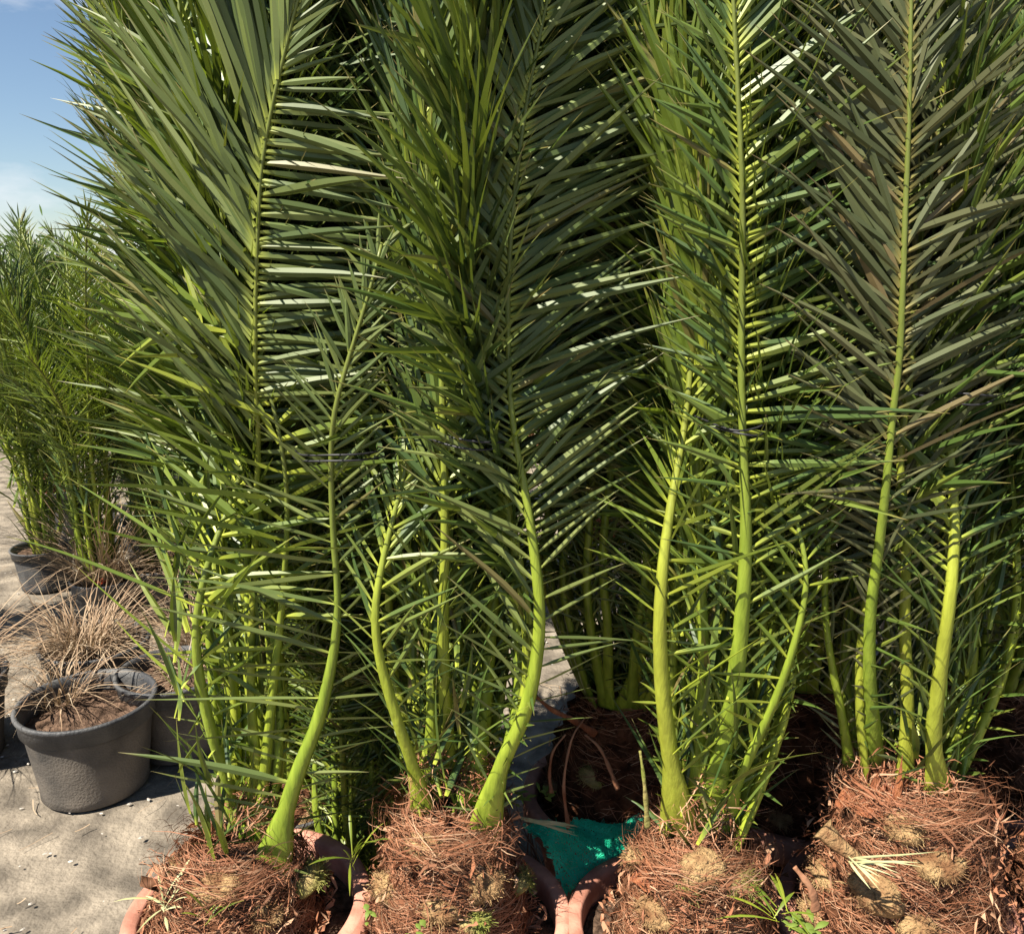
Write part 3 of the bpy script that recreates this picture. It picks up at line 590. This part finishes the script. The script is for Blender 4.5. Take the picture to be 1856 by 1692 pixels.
for s_, (px, py, yy, sz) in enumerate(((1270, 1560, 1.37, .04), (1190, 1580, 1.36, .05), (1300, 1530, 1.40, .035))): sheath(pc, oc, on_crown('C', px, py), (.2 * s_ - .2, -1, 0), sz, s_ + 5)
for s_, (px, py, yy, sz) in enumerate(((810, 1500, 1.42, .05),)): sheath(pb, ob, on_crown('B', px, py), (0, -1, 0), sz, s_ + 9)

# --- palm E at the right edge
pe, oe, re_, he = new_palm('E', 'tied palm at the extreme right edge, partly out of the picture')
for i in range(20):
    rand_frond(pe, oe, re_ * .8, he, 1.35 + rng.normal(0, .05) - oe[2], 2.3 + rng.uniform(-.2, .4) - oe[2], i / 20 * 6.3 + rng.normal(0, .1), rng.choice(['drab', 'leaf']), bulge=.16, tie_r=.07, spread=rng.uniform(.1, .35))
inner_leaves(pe, oe, he, 120, .6, 6)

# ------------------------------------------------------------------ rows behind
def generic(seed, label, group, loc, nf=24, top=2.5, tie=1.35, leafs=('leaf', 'blue', 'leaf'), z=.28, spread=(.1, .5), crown=(.17, .3, .5), scale=1., bulge=.16, lean=(0, 0), name='palm', stubs=7, nfib=1500, inner=60):
    e = empty(name, (loc[0], loc[1], z), label, 'palm', group); o = np.array([loc[0], loc[1], z])
    if crown: make_crown(e, o, crown[0], crown[1], seed, crown[2], nfib=nfib, stubs=stubs); cr0, ch = crown[0] * crown[2], crown[1]
    else: cr0, ch = .03, .02
    for i in range(nf):
        rand_frond(e, o, cr0 * .8, ch, tie + rng.normal(0, .05) - z, top + rng.uniform(-.3, .35) - z, i * 2.399 + rng.normal(0, .15), rng.choice(leafs), bulge=bulge * rng.uniform(.8, 1.2), tie_r=.07, spread=rng.uniform(*spread), scale=scale, lean=lean)
    if inner: inner_leaves(e, o, ch, inner, .5, seed)
    return e
G2 = 'second row of tied palms in deep shade'
terracotta(.262, 1.97, ZR, .235, 'terracotta pot behind the green net, under the shaded middle palm', 21)
terracotta(.735, 1.97, ZR, .235, 'terracotta pot with a strip of rim lit between the two right hand front palms', 22)
pf = generic(11, 'shaded palm behind the gap over the green net, its outer stalk leaning left', G2, (.275, 1.97), 30, 2.6, 1.5, crown=(.19, .33, .5), bulge=.2, spread=(.05, .4))
pg = generic(12, 'shaded palm in the dark gap between the two right hand front palms', G2, (.735, 1.97), 30, 2.6, 1.5, crown=(.19, .38, .6), bulge=.15, spread=(.05, .35))
plastic(-.27, 2.25, .30, .20, 'dark plastic pot half hidden behind the two left hand front palms', 23, soil=.03)
ph = generic(13, 'palm in a dark pot behind the two left hand front palms', G2, (-.27, 2.25), 26, 2.9, 1.5, z=.25, crown=(.15, .16, .5), spread=(.1, .55), leafs=('fresh', 'leaf'))
for i in range(14):
    rand_frond(ph, np.array([-.27, 2.25, .25]), .05, .14, .75, rng.uniform(.95, 1.35), i * .45 + rng.normal(0, .15), rng.choice(['leaf', 'fresh']), bulge=.16, tie_r=.17, spread=rng.uniform(.15, .35), scale=.75)
pi = copy_tree(pf); pi.location = (1.25, 2.05, .28); pi.rotation_euler.z = 2.0; pi['label'] = 'shaded palm at the far right behind the drab leaved front palm'
terracotta(1.25, 2.05, ZR, .235, 'terracotta pot at the far right of the second row', 24)
pk = copy_tree(ph); pk.location = (-.60, 2.06, .22); pk.rotation_euler.z = 3.9; pk.scale = (.72, .85, .74); pk['label'] = 'palm close behind the left front palm, filling the gaps between its stalks'
plastic(-.60, 2.06, .27, .165, 'dark pot close behind the leftmost terracotta pot', 26)
generic(19, 'low untied young palm between the two left hand front palms', G2, (-.40, 1.92), 16, 1.15, .62, z=.02, crown=None, spread=(.05, .25), scale=.72, bulge=.10, leafs=('leaf', 'fresh'), inner=60)
pj = copy_tree(pf); pj.location = (-1.05, 3.25, .25); pj.rotation_euler.z = 1.2; pj['label'] = 'tall palm behind the left front palm, its leaf tips showing against the sky'
plastic(-1.05, 3.25, .30, .20, 'grey pot behind the left front palm, mostly hidden by its leaves', 25)
# far rows
G3 = 'far row of potted palms'
far = [(-2.9, 5.3, .4, 1.0), (-2.1, 5.8, 1.5, .95), (-1.2, 5.2, 2.6, 1.0), (-.45, 5.6, 3.3, 1.05), (.75, 5.3, 4.1, 1.1), (1.5, 5.5, 5.0, 1.05), (2.3, 5.2, .9, 1.1), (3.2, 5.6, 2.2, 1.1), (-1.0, 3.9, 1.9, 1.12), (1.1, 3.6, 2.9, 1.15), (1.9, 3.7, 4.4, 1.12), (.5, 4.3, 3.4, 1.1)]
FL = ['pale leaved palm farthest left in the far row', 'palm second from left in the far row, below the cloud', 'far palm glimpsed through the left front palm', 'far palm glimpsed between the two left hand front palms', 'far palm standing right of the strip of sunlit ground', 'far palm behind the shaded middle palm', 'far palm behind the gap between the two right hand palms', 'far palm at the far right of the background',
      'palm in the third row, left of the strip of sunlit ground', 'palm in the third row behind the tall pale feather leaf', 'palm in the third row behind the drab leaved palm', 'palm in the third row right beside the strip of sunlit ground']
src = [pg, ph, pf]
for i, (x, y, rz, s) in enumerate(far):
    c = copy_tree(src[i % 3]); c.location = (x, y, .25); c.rotation_euler.z = rz; s *= .60 if x < -1 else .72; c.scale = (s, s, s); c['label'] = FL[i]; c['group'] = G3
protop = None
for i, (x, y, rz, s) in enumerate(far):
    if protop is None:
        protop = plastic(0, 0, .30, .2, 'x', 30); c = protop
    else: c = copy_tree(protop)
    c.location = (x, y, 0); c['label'] = 'dark pot of the ' + FL[i].replace(' in the far row, below the cloud', '').replace(', seen below the patch of cloud', ''); c['group'] = 'dark pots of the far row'

# ------------------------------------------------------------------ left hand nursery pots
plastic(-1.375, 2.50, .305, .205, 'large grey pot at left edge with dusty wall and bare brown soil', 31, 'dust', soil=.07)
plastic(-1.19, 2.74, .290, .185, 'grey pot standing between the near left pot and the left front palm', 32, 'dust')
plastic(-1.58, 2.98, .29, .19, 'grey pot behind the large left one, filled with dry grass', 33)
plastic(-1.93, 3.80, .24, .15, 'small grey pot with an orange red scrap on its soil', 34, 'dust')
plastic(-1.76, 3.98, .245, .165, 'grey pot with a young green palm and pale dry grass', 35, 'dust')
plastic(-2.35, 5.0, .24, .12, 'tiny far dark pot left of the young palm', 36)
plastic(-1.95, 2.65, .30, .2, 'grey pot at the extreme left edge of the picture', 37, 'dust')
DG = 'clumps of dry grass in the grey pots'
grass(-1.52, 2.60, .25, 120, .12, .34, 1.0, 'dry brown grass arching out of the large near left pot', DG, 41, droop=.8, rad=.07)
grass(-1.62, 2.98, .25, 600, .12, .40, 1.4, 'tangled pale dry grass over the pot behind the large left one', DG, 42, droop=.9, rad=.1)
grass(-1.95, 3.80, .2, 420, .2, .7, .9, 'tall dry grass rising from the pot with the orange scrap', DG, 43, droop=.6, rad=.09)
grass(-1.66, 4.0, .2, 420, .15, .45, 1.0, 'pale curling dry grass right of the young green palm', DG, 44, droop=1.0, rad=.1)
grass(-1.38, 3.5, .02, 420, .15, .5, 1.0, 'dry grass tuft on the ground behind the left front palm', DG, 45, droop=.9, rad=.12)
grass(-1.14, 2.80, .24, 160, .1, .3, 1.2, 'sparse dry grass in the pot beside the left front palm', DG, 46, droop=.9, rad=.1)
grass(-1.98, 2.65, .25, 300, .2, .6, 1.0, 'dry grass in the pot at the extreme left edge', DG, 47, droop=.8, rad=.1)
sp = generic(14, 'young green palm with bare foot in a grey pot at left', 'small palms at left', (-1.78, 3.98), 12, 1.35, .75, z=.2, crown=None, spread=(.05, .35), scale=.6, bulge=.06, leafs=('fresh', 'leaf'), inner=40)
sp2 = copy_tree(sp); sp2.location = (-1.97, 3.82, .2); sp2.rotation_euler.z = 2; sp2.scale = (1.15, 1.15, 1.25); sp2['label'] = 'small palm with yellow stalks among tall dry grass at left'
for i, (x, y, s, lb) in enumerate(((-2.5, 4.3, 1.3, 'pale small palm at left edge behind the dry grass'), (-2.15, 4.8, 1.25, 'small palm behind the young green palm'), (-1.5, 4.6, 1.2, 'small palm just left of the left front palm in the background'), (-2.9, 3.4, 1.3, 'small palm out at the far left edge'))):
    c = copy_tree(sp); c.location = (x, y, .15); c.scale = (s, s, s); c.rotation_euler.z = i * 1.3 + .5; c['label'] = lb
    c2 = copy_tree(protop); c2.location = (x, y, 0); c2.scale = (.75, .75, .75); c2['label'] = 'dark pot under the ' + lb.replace(' in the background', ''); c2['group'] = 'dark pots of the far row'
# orange scrap
mb = MB(); v = [];
for j in range(5):
    for i in range(9): v.append([-1.97 + i * .011, 3.70 + j * .010, .245 + .008 * math.sin(i * 1.7) + .006 * math.sin(j * 2.1 + i)])
q = [[j * 9 + i, j * 9 + i + 1, (j + 1) * 9 + i + 1, (j + 1) * 9 + i] for j in range(4) for i in range(8)]
mb.add(v, q); tag(mb.build('plastic_scrap', M['orange'], None, (0, 0, 0)), 'crumpled orange red scrap on the rim of a small grey pot', 'litter')

# far hedge of bushes
HB = 'bushes far behind the palms'
def bush(x, y, r, h, label, seed, n=2600):
    g = np.random.default_rng(seed); e = empty('bush', (x, y, 0), label, 'bush', HB)
    mb = MB(); o = np.array([x, y, 0.])
    for k in range(6):
        a = g.uniform(0, 6.3); tube(mb, spline([o, o + [math.cos(a) * r * .2, math.sin(a) * r * .2, h * .4], o + [math.cos(a) * r * .5, math.sin(a) * r * .5, h * .8]], 8), np.linspace(.03, .008, 8), np.linspace(.03, .008, 8), np.array([math.sin(a), -math.cos(a), .1]), 8)
    mb.build('stem', M['bark'], e, o)
    nc = 26; cc = np.stack([g.normal(0, r * .42, nc), g.normal(0, r * .42, nc), h * g.uniform(.25, .95, nc)], -1)
    i = g.integers(0, nc, n); p = o + cc[i] + g.normal(0, .17 * r + .06, (n, 3)); p[:, 2] = np.maximum(p[:, 2], .03)
    D = g.normal(0, 1, (n, 3)) + [0, 0, .4]
    mb = MB(); blades(mb, p, D, g.normal(0, 1, (n, 3)), g.uniform(.07, .18, n), g.uniform(.02, .045, n), .2, K=3, prof=np.array([.3, 1, .8, .05]), rnd=g.random(n))
    mb.build('crown', M['bush'], e, o)
    return e
hedge = [(-5.2, 8.5, 1.3, 1.7), (-3.6, 9.0, 1.2, 1.6), (-2.0, 8.6, 1.2, 1.7), (-.6, 9.0, 1.2, 2.2), (1.0, 8.8, 1.2, 2.4), (2.6, 8.6, 1.2, 2.4), (4.3, 9, 1.4, 2.6), (-3.0, 7.0, .8, 1.2), (.2, 7.4, .7, 1.1)]
for i, (x, y, r, h) in enumerate(hedge):
    bush(x, y, r, h, ['broad bush at the far left', 'bush beyond the far palms, second from left', 'bush seen under the patch of cloud', 'bush beyond the left hand front palms', 'bush beyond the strip of sunlit ground', 'bush beyond the shaded palms', 'bush at the far right', 'low green bush beyond the young palm', 'low bush at the end of the sunlit strip'][i], 60 + i)

# ------------------------------------------------------------------ twine
def twine(pts, label, loops=2, r=.0017, seed=0):
    g = np.random.default_rng(seed); mb = MB()
    for k in range(loops):
        pp = [np.array(P(*a)) + g.normal(0, .003, 3) + [0, 0, -.009 * k] for a in pts]
        tube(mb, spline(pp, 60), r, r, np.array([.2, .3, 1.]), 8)
    return tag(mb.build('twine', M['twine'], None, pp[0]), label, 'twine', 'black twine ties round the palms')
def tie(cx, cy, z, rx, ry, label, r=.0018, seed=0, tilt=0., loops=2):
    g = np.random.default_rng(seed); mb = MB()
    for k in range(loops):
        th = np.linspace(0, 2 * np.pi, 50); ph = g.uniform(0, 6, 2)
        c = np.stack([cx + rx * np.cos(th) * (1 + .04 * np.sin(3 * th + ph[0])), cy + ry * np.sin(th) * (1 + .04 * np.sin(4 * th + ph[1])), z + tilt * np.cos(th) + .010 * k + .004 * np.sin(3 * th + ph[1])], -1)
        tube(mb, c, r, r, np.array([.01, .02, 1.]), 8)
    return tag(mb.build('twine', M['twine'], None, (cx, cy, z)), label, 'twine', 'black twine ties round the palms')
z = P(700, 800, 1.44)
tie(*P(640, 800, 1.56), .10, .185, 'black twine knotted round the leaves of the left front palm', seed=1)
z = P(850, 790, 1.55); tie(z[0], z[1] - .01, z[2] + .015, .105, .165, 'black twine stretched across two stalks of the second palm', seed=2, tilt=-.008)
z = P(1305, 775, 1.52); tie(z[0], z[1], z[2] + .02, .07, .17, 'black twine round the palm right of the green net', seed=3)
z = P(1680, 725, 1.53); tie(z[0], z[1], z[2] + .02, .085, .16, 'black twine round the drab leaved palm', seed=4)
z = P(1150, 912, 1.9); tie(.275, 1.97, z[2], .17, .17, 'thin black twine round the shaded middle palm', seed=5, loops=1)

# ------------------------------------------------------------------ green net
g = np.random.default_rng(77); nu, nv = 90, 34; V = np.zeros((nv, nu, 3))
cor = [P(952, 1497, 1.72), P(1250, 1472, 1.86), P(1022, 1608, 1.64), P(1200, 1528, 1.78)]
for j in range(nv):
    for i in range(nu):
        a, b = i / (nu - 1), j / (nv - 1)
        p = (cor[0] * (1 - a) + cor[1] * a) * (1 - b) + (cor[2] * (1 - a) + cor[3] * a) * b
        p = p + np.array([0, 0, .030 * math.sin(b * math.pi) + .008 * math.sin(a * 9 + b * 4) + .006 * math.sin(a * 23 - b * 9)])
        V[j, i] = p + g.normal(0, .0012, 3) + (g.normal(0, .004, 3) if j in (0, nv - 1) or i in (0, nu - 1) else 0)
mb = MB()
q = []
nt_ = []
idx = lambda j, i: j * nu + i
# solid crumpled backing layer of folded mesh, with threads standing on it
back = V.copy(); back[..., 2] -= .006
mbn = MB()
def thread(line):
    n = len(line); c = np.array(line); T = nrm(np.gradient(c, axis=0)); s = nrm(np.cross(T, np.array([.1, -.6, .8]))) * .0007
    mbn.add(np.stack([c - s, c + s], 1).reshape(-1, 3), [[2 * k, 2 * k + 1, 2 * k + 3, 2 * k + 2] for k in range(n - 1)], rng.random())
for j in range(nv): thread(V[j])
for i in range(nu): thread(V[:, i])
for j in range(nv): thread(V[j] + np.array([.002, .003, -.007]) + g.normal(0, .001, 3))
for i in range(nu): thread(V[:, i] + np.array([.001, .002, -.008]))
no = mbn.build('shade_net', M['net'], None, cor[0]); tag(no, 'crumpled green plastic netting wedged between the terracotta pots', 'net')
mb = MB(); mb.add(back.reshape(-1, 3), [[idx(j, i), idx(j, i + 1), idx(j + 1, i + 1), idx(j + 1, i)] for j in range(nv - 1) for i in range(nu - 1) if (i * 7 + j * 13) % 5 < 3])
mb.build('net_fold', M['net'], no, cor[0])

# ------------------------------------------------------------------ weeds, cut leaf, loose things
def weed(px, py, yy, n, ln, label, seed, m='weed', wd=(.008, .014), up=.6, name='weed'):
    g = np.random.default_rng(seed); p0 = P(px, py, yy); a = g.uniform(0, 6.3, n)
    D = np.stack([np.cos(a), np.sin(a), g.uniform(up * .4, up * 1.8, n)], -1)
    mb = MB(); blades(mb, p0 + g.normal(0, .008, (n, 3)), D, np.stack([-np.sin(a), np.cos(a), 0 * a], -1), g.uniform(ln * .5, ln, n), g.uniform(*wd, n), .35, K=5, prof=np.array([.15, .4, .9, 1, .7, .05]), rnd=g.random(n))
    return tag(mb.build(name, M[m], None, p0), label, 'weed', 'small weeds growing in the pots')
weed(935, 1450, 1.70, 9, .05, 'pale green weed seedling at the back of the second pot', 1)
weed(985, 1440, 1.72, 8, .045, 'small weed beside the pot rim above the green net', 2)
weed(905, 1470, 1.66, 6, .04, 'tiny weed left of the other seedlings on the second pot', 3)
weed(1440, 1675, 1.36, 14, .035, 'round leaved weed at the bottom edge between the two right hand pots', 4, wd=(.008, .012))
weed(1475, 1690, 1.33, 12, .045, 'small clover like weed at the bottom edge right of the round leaved one', 5, wd=(.010, .016))
weed(760, 1690, 1.33, 6, .03, 'weed sprout at the bottom edge of the second pot', 6)
weed(675, 1655, 1.38, 5, .03, 'weed sprout by the rim between the first two pots', 7)
weed(1410, 1655, 1.35, 12, .13, 'narrow leaved green grass tuft low between the two right hand pots', 8, 'fresh', (.005, .009), .5, 'grass_tuft')
weed(640, 1560, 1.50, 9, .20, 'long bright grass blades at the right rim of the leftmost pot', 9, 'fresh', (.005, .009), 1.6, 'grass_tuft')
weed(300, 1640, 1.42, 12, .12, 'pale grass blades on the left rim of the leftmost pot', 10, 'pale', (.004, .007), .8, 'grass_tuft')
weed(380, 1660, 1.40, 7, .12, 'green grass blades in the front of the leftmost pot', 11, 'fresh', (.004, .007), 1.2, 'grass_tuft')
for i, (px, py, yy, n_, lb) in enumerate(((655, 1470, 1.98, 260, 'brown dry tuft on the ground in the gap between the two left hand front pots'), (620, 1420, 2.1, 200, 'brown dry tuft behind the right rim of the leftmost pot'), (1000, 1400, 2.0, 160, 'dry curled tuft beside the pot of the shaded middle palm'))):
    p0 = P(px, py, yy); grass(p0[0], p0[1], .01, n_, .10, .34, 1.2, lb, 'dry tufts on the ground between the pots', 90 + i, 'fibre', (.002, .004), .8, 'dry_tuft', 'dry grass', .09)
# cut leaf fan
e = empty('cut_leaf', P(1550, 1570, 1.33), 'pale cut leaf stub with fanned dry leaflets lying on brown fibre', 'leaf'); o0 = P(1550, 1570, 1.33)
mb = MB(); tube(mb, spline([P(1490, 1500, 1.36), P(1520, 1530, 1.345), P(1560, 1560, 1.335)], 12), np.linspace(.020, .009, 12) * (1 + rng.normal(0, .1, 12)), np.linspace(.011, .005, 12) * (1 + rng.normal(0, .12, 12)), np.array([0, -1., .3]), 8, .8); mb.build('stalk', M['stub'], e, o0)
mb = MB(); n = 11; tg = [P(1600 + 12 * i, 1640 - 10 * i, 1.27 + .004 * i) for i in range(n)]
p0 = np.array([P(1545 + g.uniform(-10, 14), 1556 + g.uniform(-7, 9), 1.325) for _ in range(n)]); D = np.array(tg) - p0
blades(mb, p0, D, np.tile([[.5, .2, .8]], (n, 1)), np.linalg.norm(D, axis=1) * rng.uniform(.5, .95, n), rng.uniform(.003, .006, n), 0, K=5, wob=.03); mb.build('leaflets', M['pale'], e, o0)
# straw on the net
mb = MB(); n = 9; p0 = np.array([P(950 + rng.uniform(-8, 8), 1497 + rng.uniform(-5, 5), 1.68) for _ in range(n)]) + [0, 0, .02]; D = np.array([P(1060, 1520 + rng.uniform(-12, 14), 1.68) for _ in range(n)]) + [0, 0, .02] - p0
blades(mb, p0, D, np.tile([[0, .5, .8]], (n, 1)), .125, .006, 0, K=4, wob=.02); tag(mb.build('dry_stalk', M['pale'], None, p0[0]), 'bundle of pale dry stalks lying across the green net', 'dry stalk')
# reddish torn sheath strips hanging by the shaded middle palm
def strip(pts, w_, label, m='bark', seed=0):
    c = spline(PP(pts), 30); mb = MB(); t = np.linspace(0, 1, 30)
    tube(mb, c, w_ * (1 - .6 * t) * (1 + .15 * np.sin(t * 20 + seed)), .0025, np.array([.2, -1, .2]), 8, .5)
    return tag(mb.build('sheath_strip', M[m], None, c[0]), label, 'dry strip', 'dry torn sheath strips')
strip([(1080, 1330, 1.78), (1040, 1305, 1.74), (1000, 1285, 1.72), (972, 1262, 1.70)], .009, 'reddish torn strip pointing left from the shaded middle palm', 'sheath')
strip([(1030, 1500, 1.72), (1022, 1420, 1.70), (1036, 1340, 1.72), (1060, 1300, 1.75)], .005, 'brown upright torn strip left of the shaded middle palm')
strip([(1000, 1440, 1.74), (996, 1400, 1.72), (1003, 1360, 1.72), (1025, 1330, 1.73)], .005, 'thin pale torn strip beside the shaded middle palm')
strip([(1120, 1430, 1.74), (1090, 1360, 1.74), (1060, 1330, 1.76)], .006, 'wide brown strip on the fibre of the shaded middle palm')
strip([(1174, 1500, 1.44), (1168, 1420, 1.44), (1160, 1360, 1.45)], .006, 'greenish dry stalk left of the palm right of the green net', 'stubgreen')
strip([(1480, 1650, 1.33), (1470, 1610, 1.33), (1440, 1570, 1.34)], .010, 'brown curled strip low left of the pale cut leaf')
# navy and pale bundle
p0 = P(1518, 1345, 2.25); e = empty('cloth_bundle', p0, 'navy blue and pale grey bundle on the ground behind the right hand palms', 'bundle')
for nm, mm, off, sc in (('navy_cloth', 'navy', (.0, 0, 0), (.05, .06, .07)), ('pale_cloth', 'white', (-.02, .05, .055), (.07, .07, .05))):
    mb = MB(); th = np.linspace(0, 2 * np.pi, 28, endpoint=False); prof = np.linspace(-1.5, 1.5, 16); v = []
    for a in prof:
        for t in th:
            k = 1 + .12 * math.sin(3 * t + a * 2) + .05 * math.sin(9 * t + a * 5); v.append([p0[0] + off[0] + sc[0] * math.cos(a) * math.cos(t) * k, p0[1] + off[1] + sc[1] * math.cos(a) * math.sin(t) * k, p0[2] + off[2] + sc[2] * math.sin(a)])
    mb.add(v, [[i * 28 + j, i * 28 + (j + 1) % 28, (i + 1) * 28 + (j + 1) % 28, (i + 1) * 28 + j] for i in range(15) for j in range(28)]); mb.build(nm, M[mm], e, p0)

for o_ in []:
    if o_.get('label') and not 4 <= len(o_['label'].split()) <= 16: print('LONG', o_.name, o_['label'])
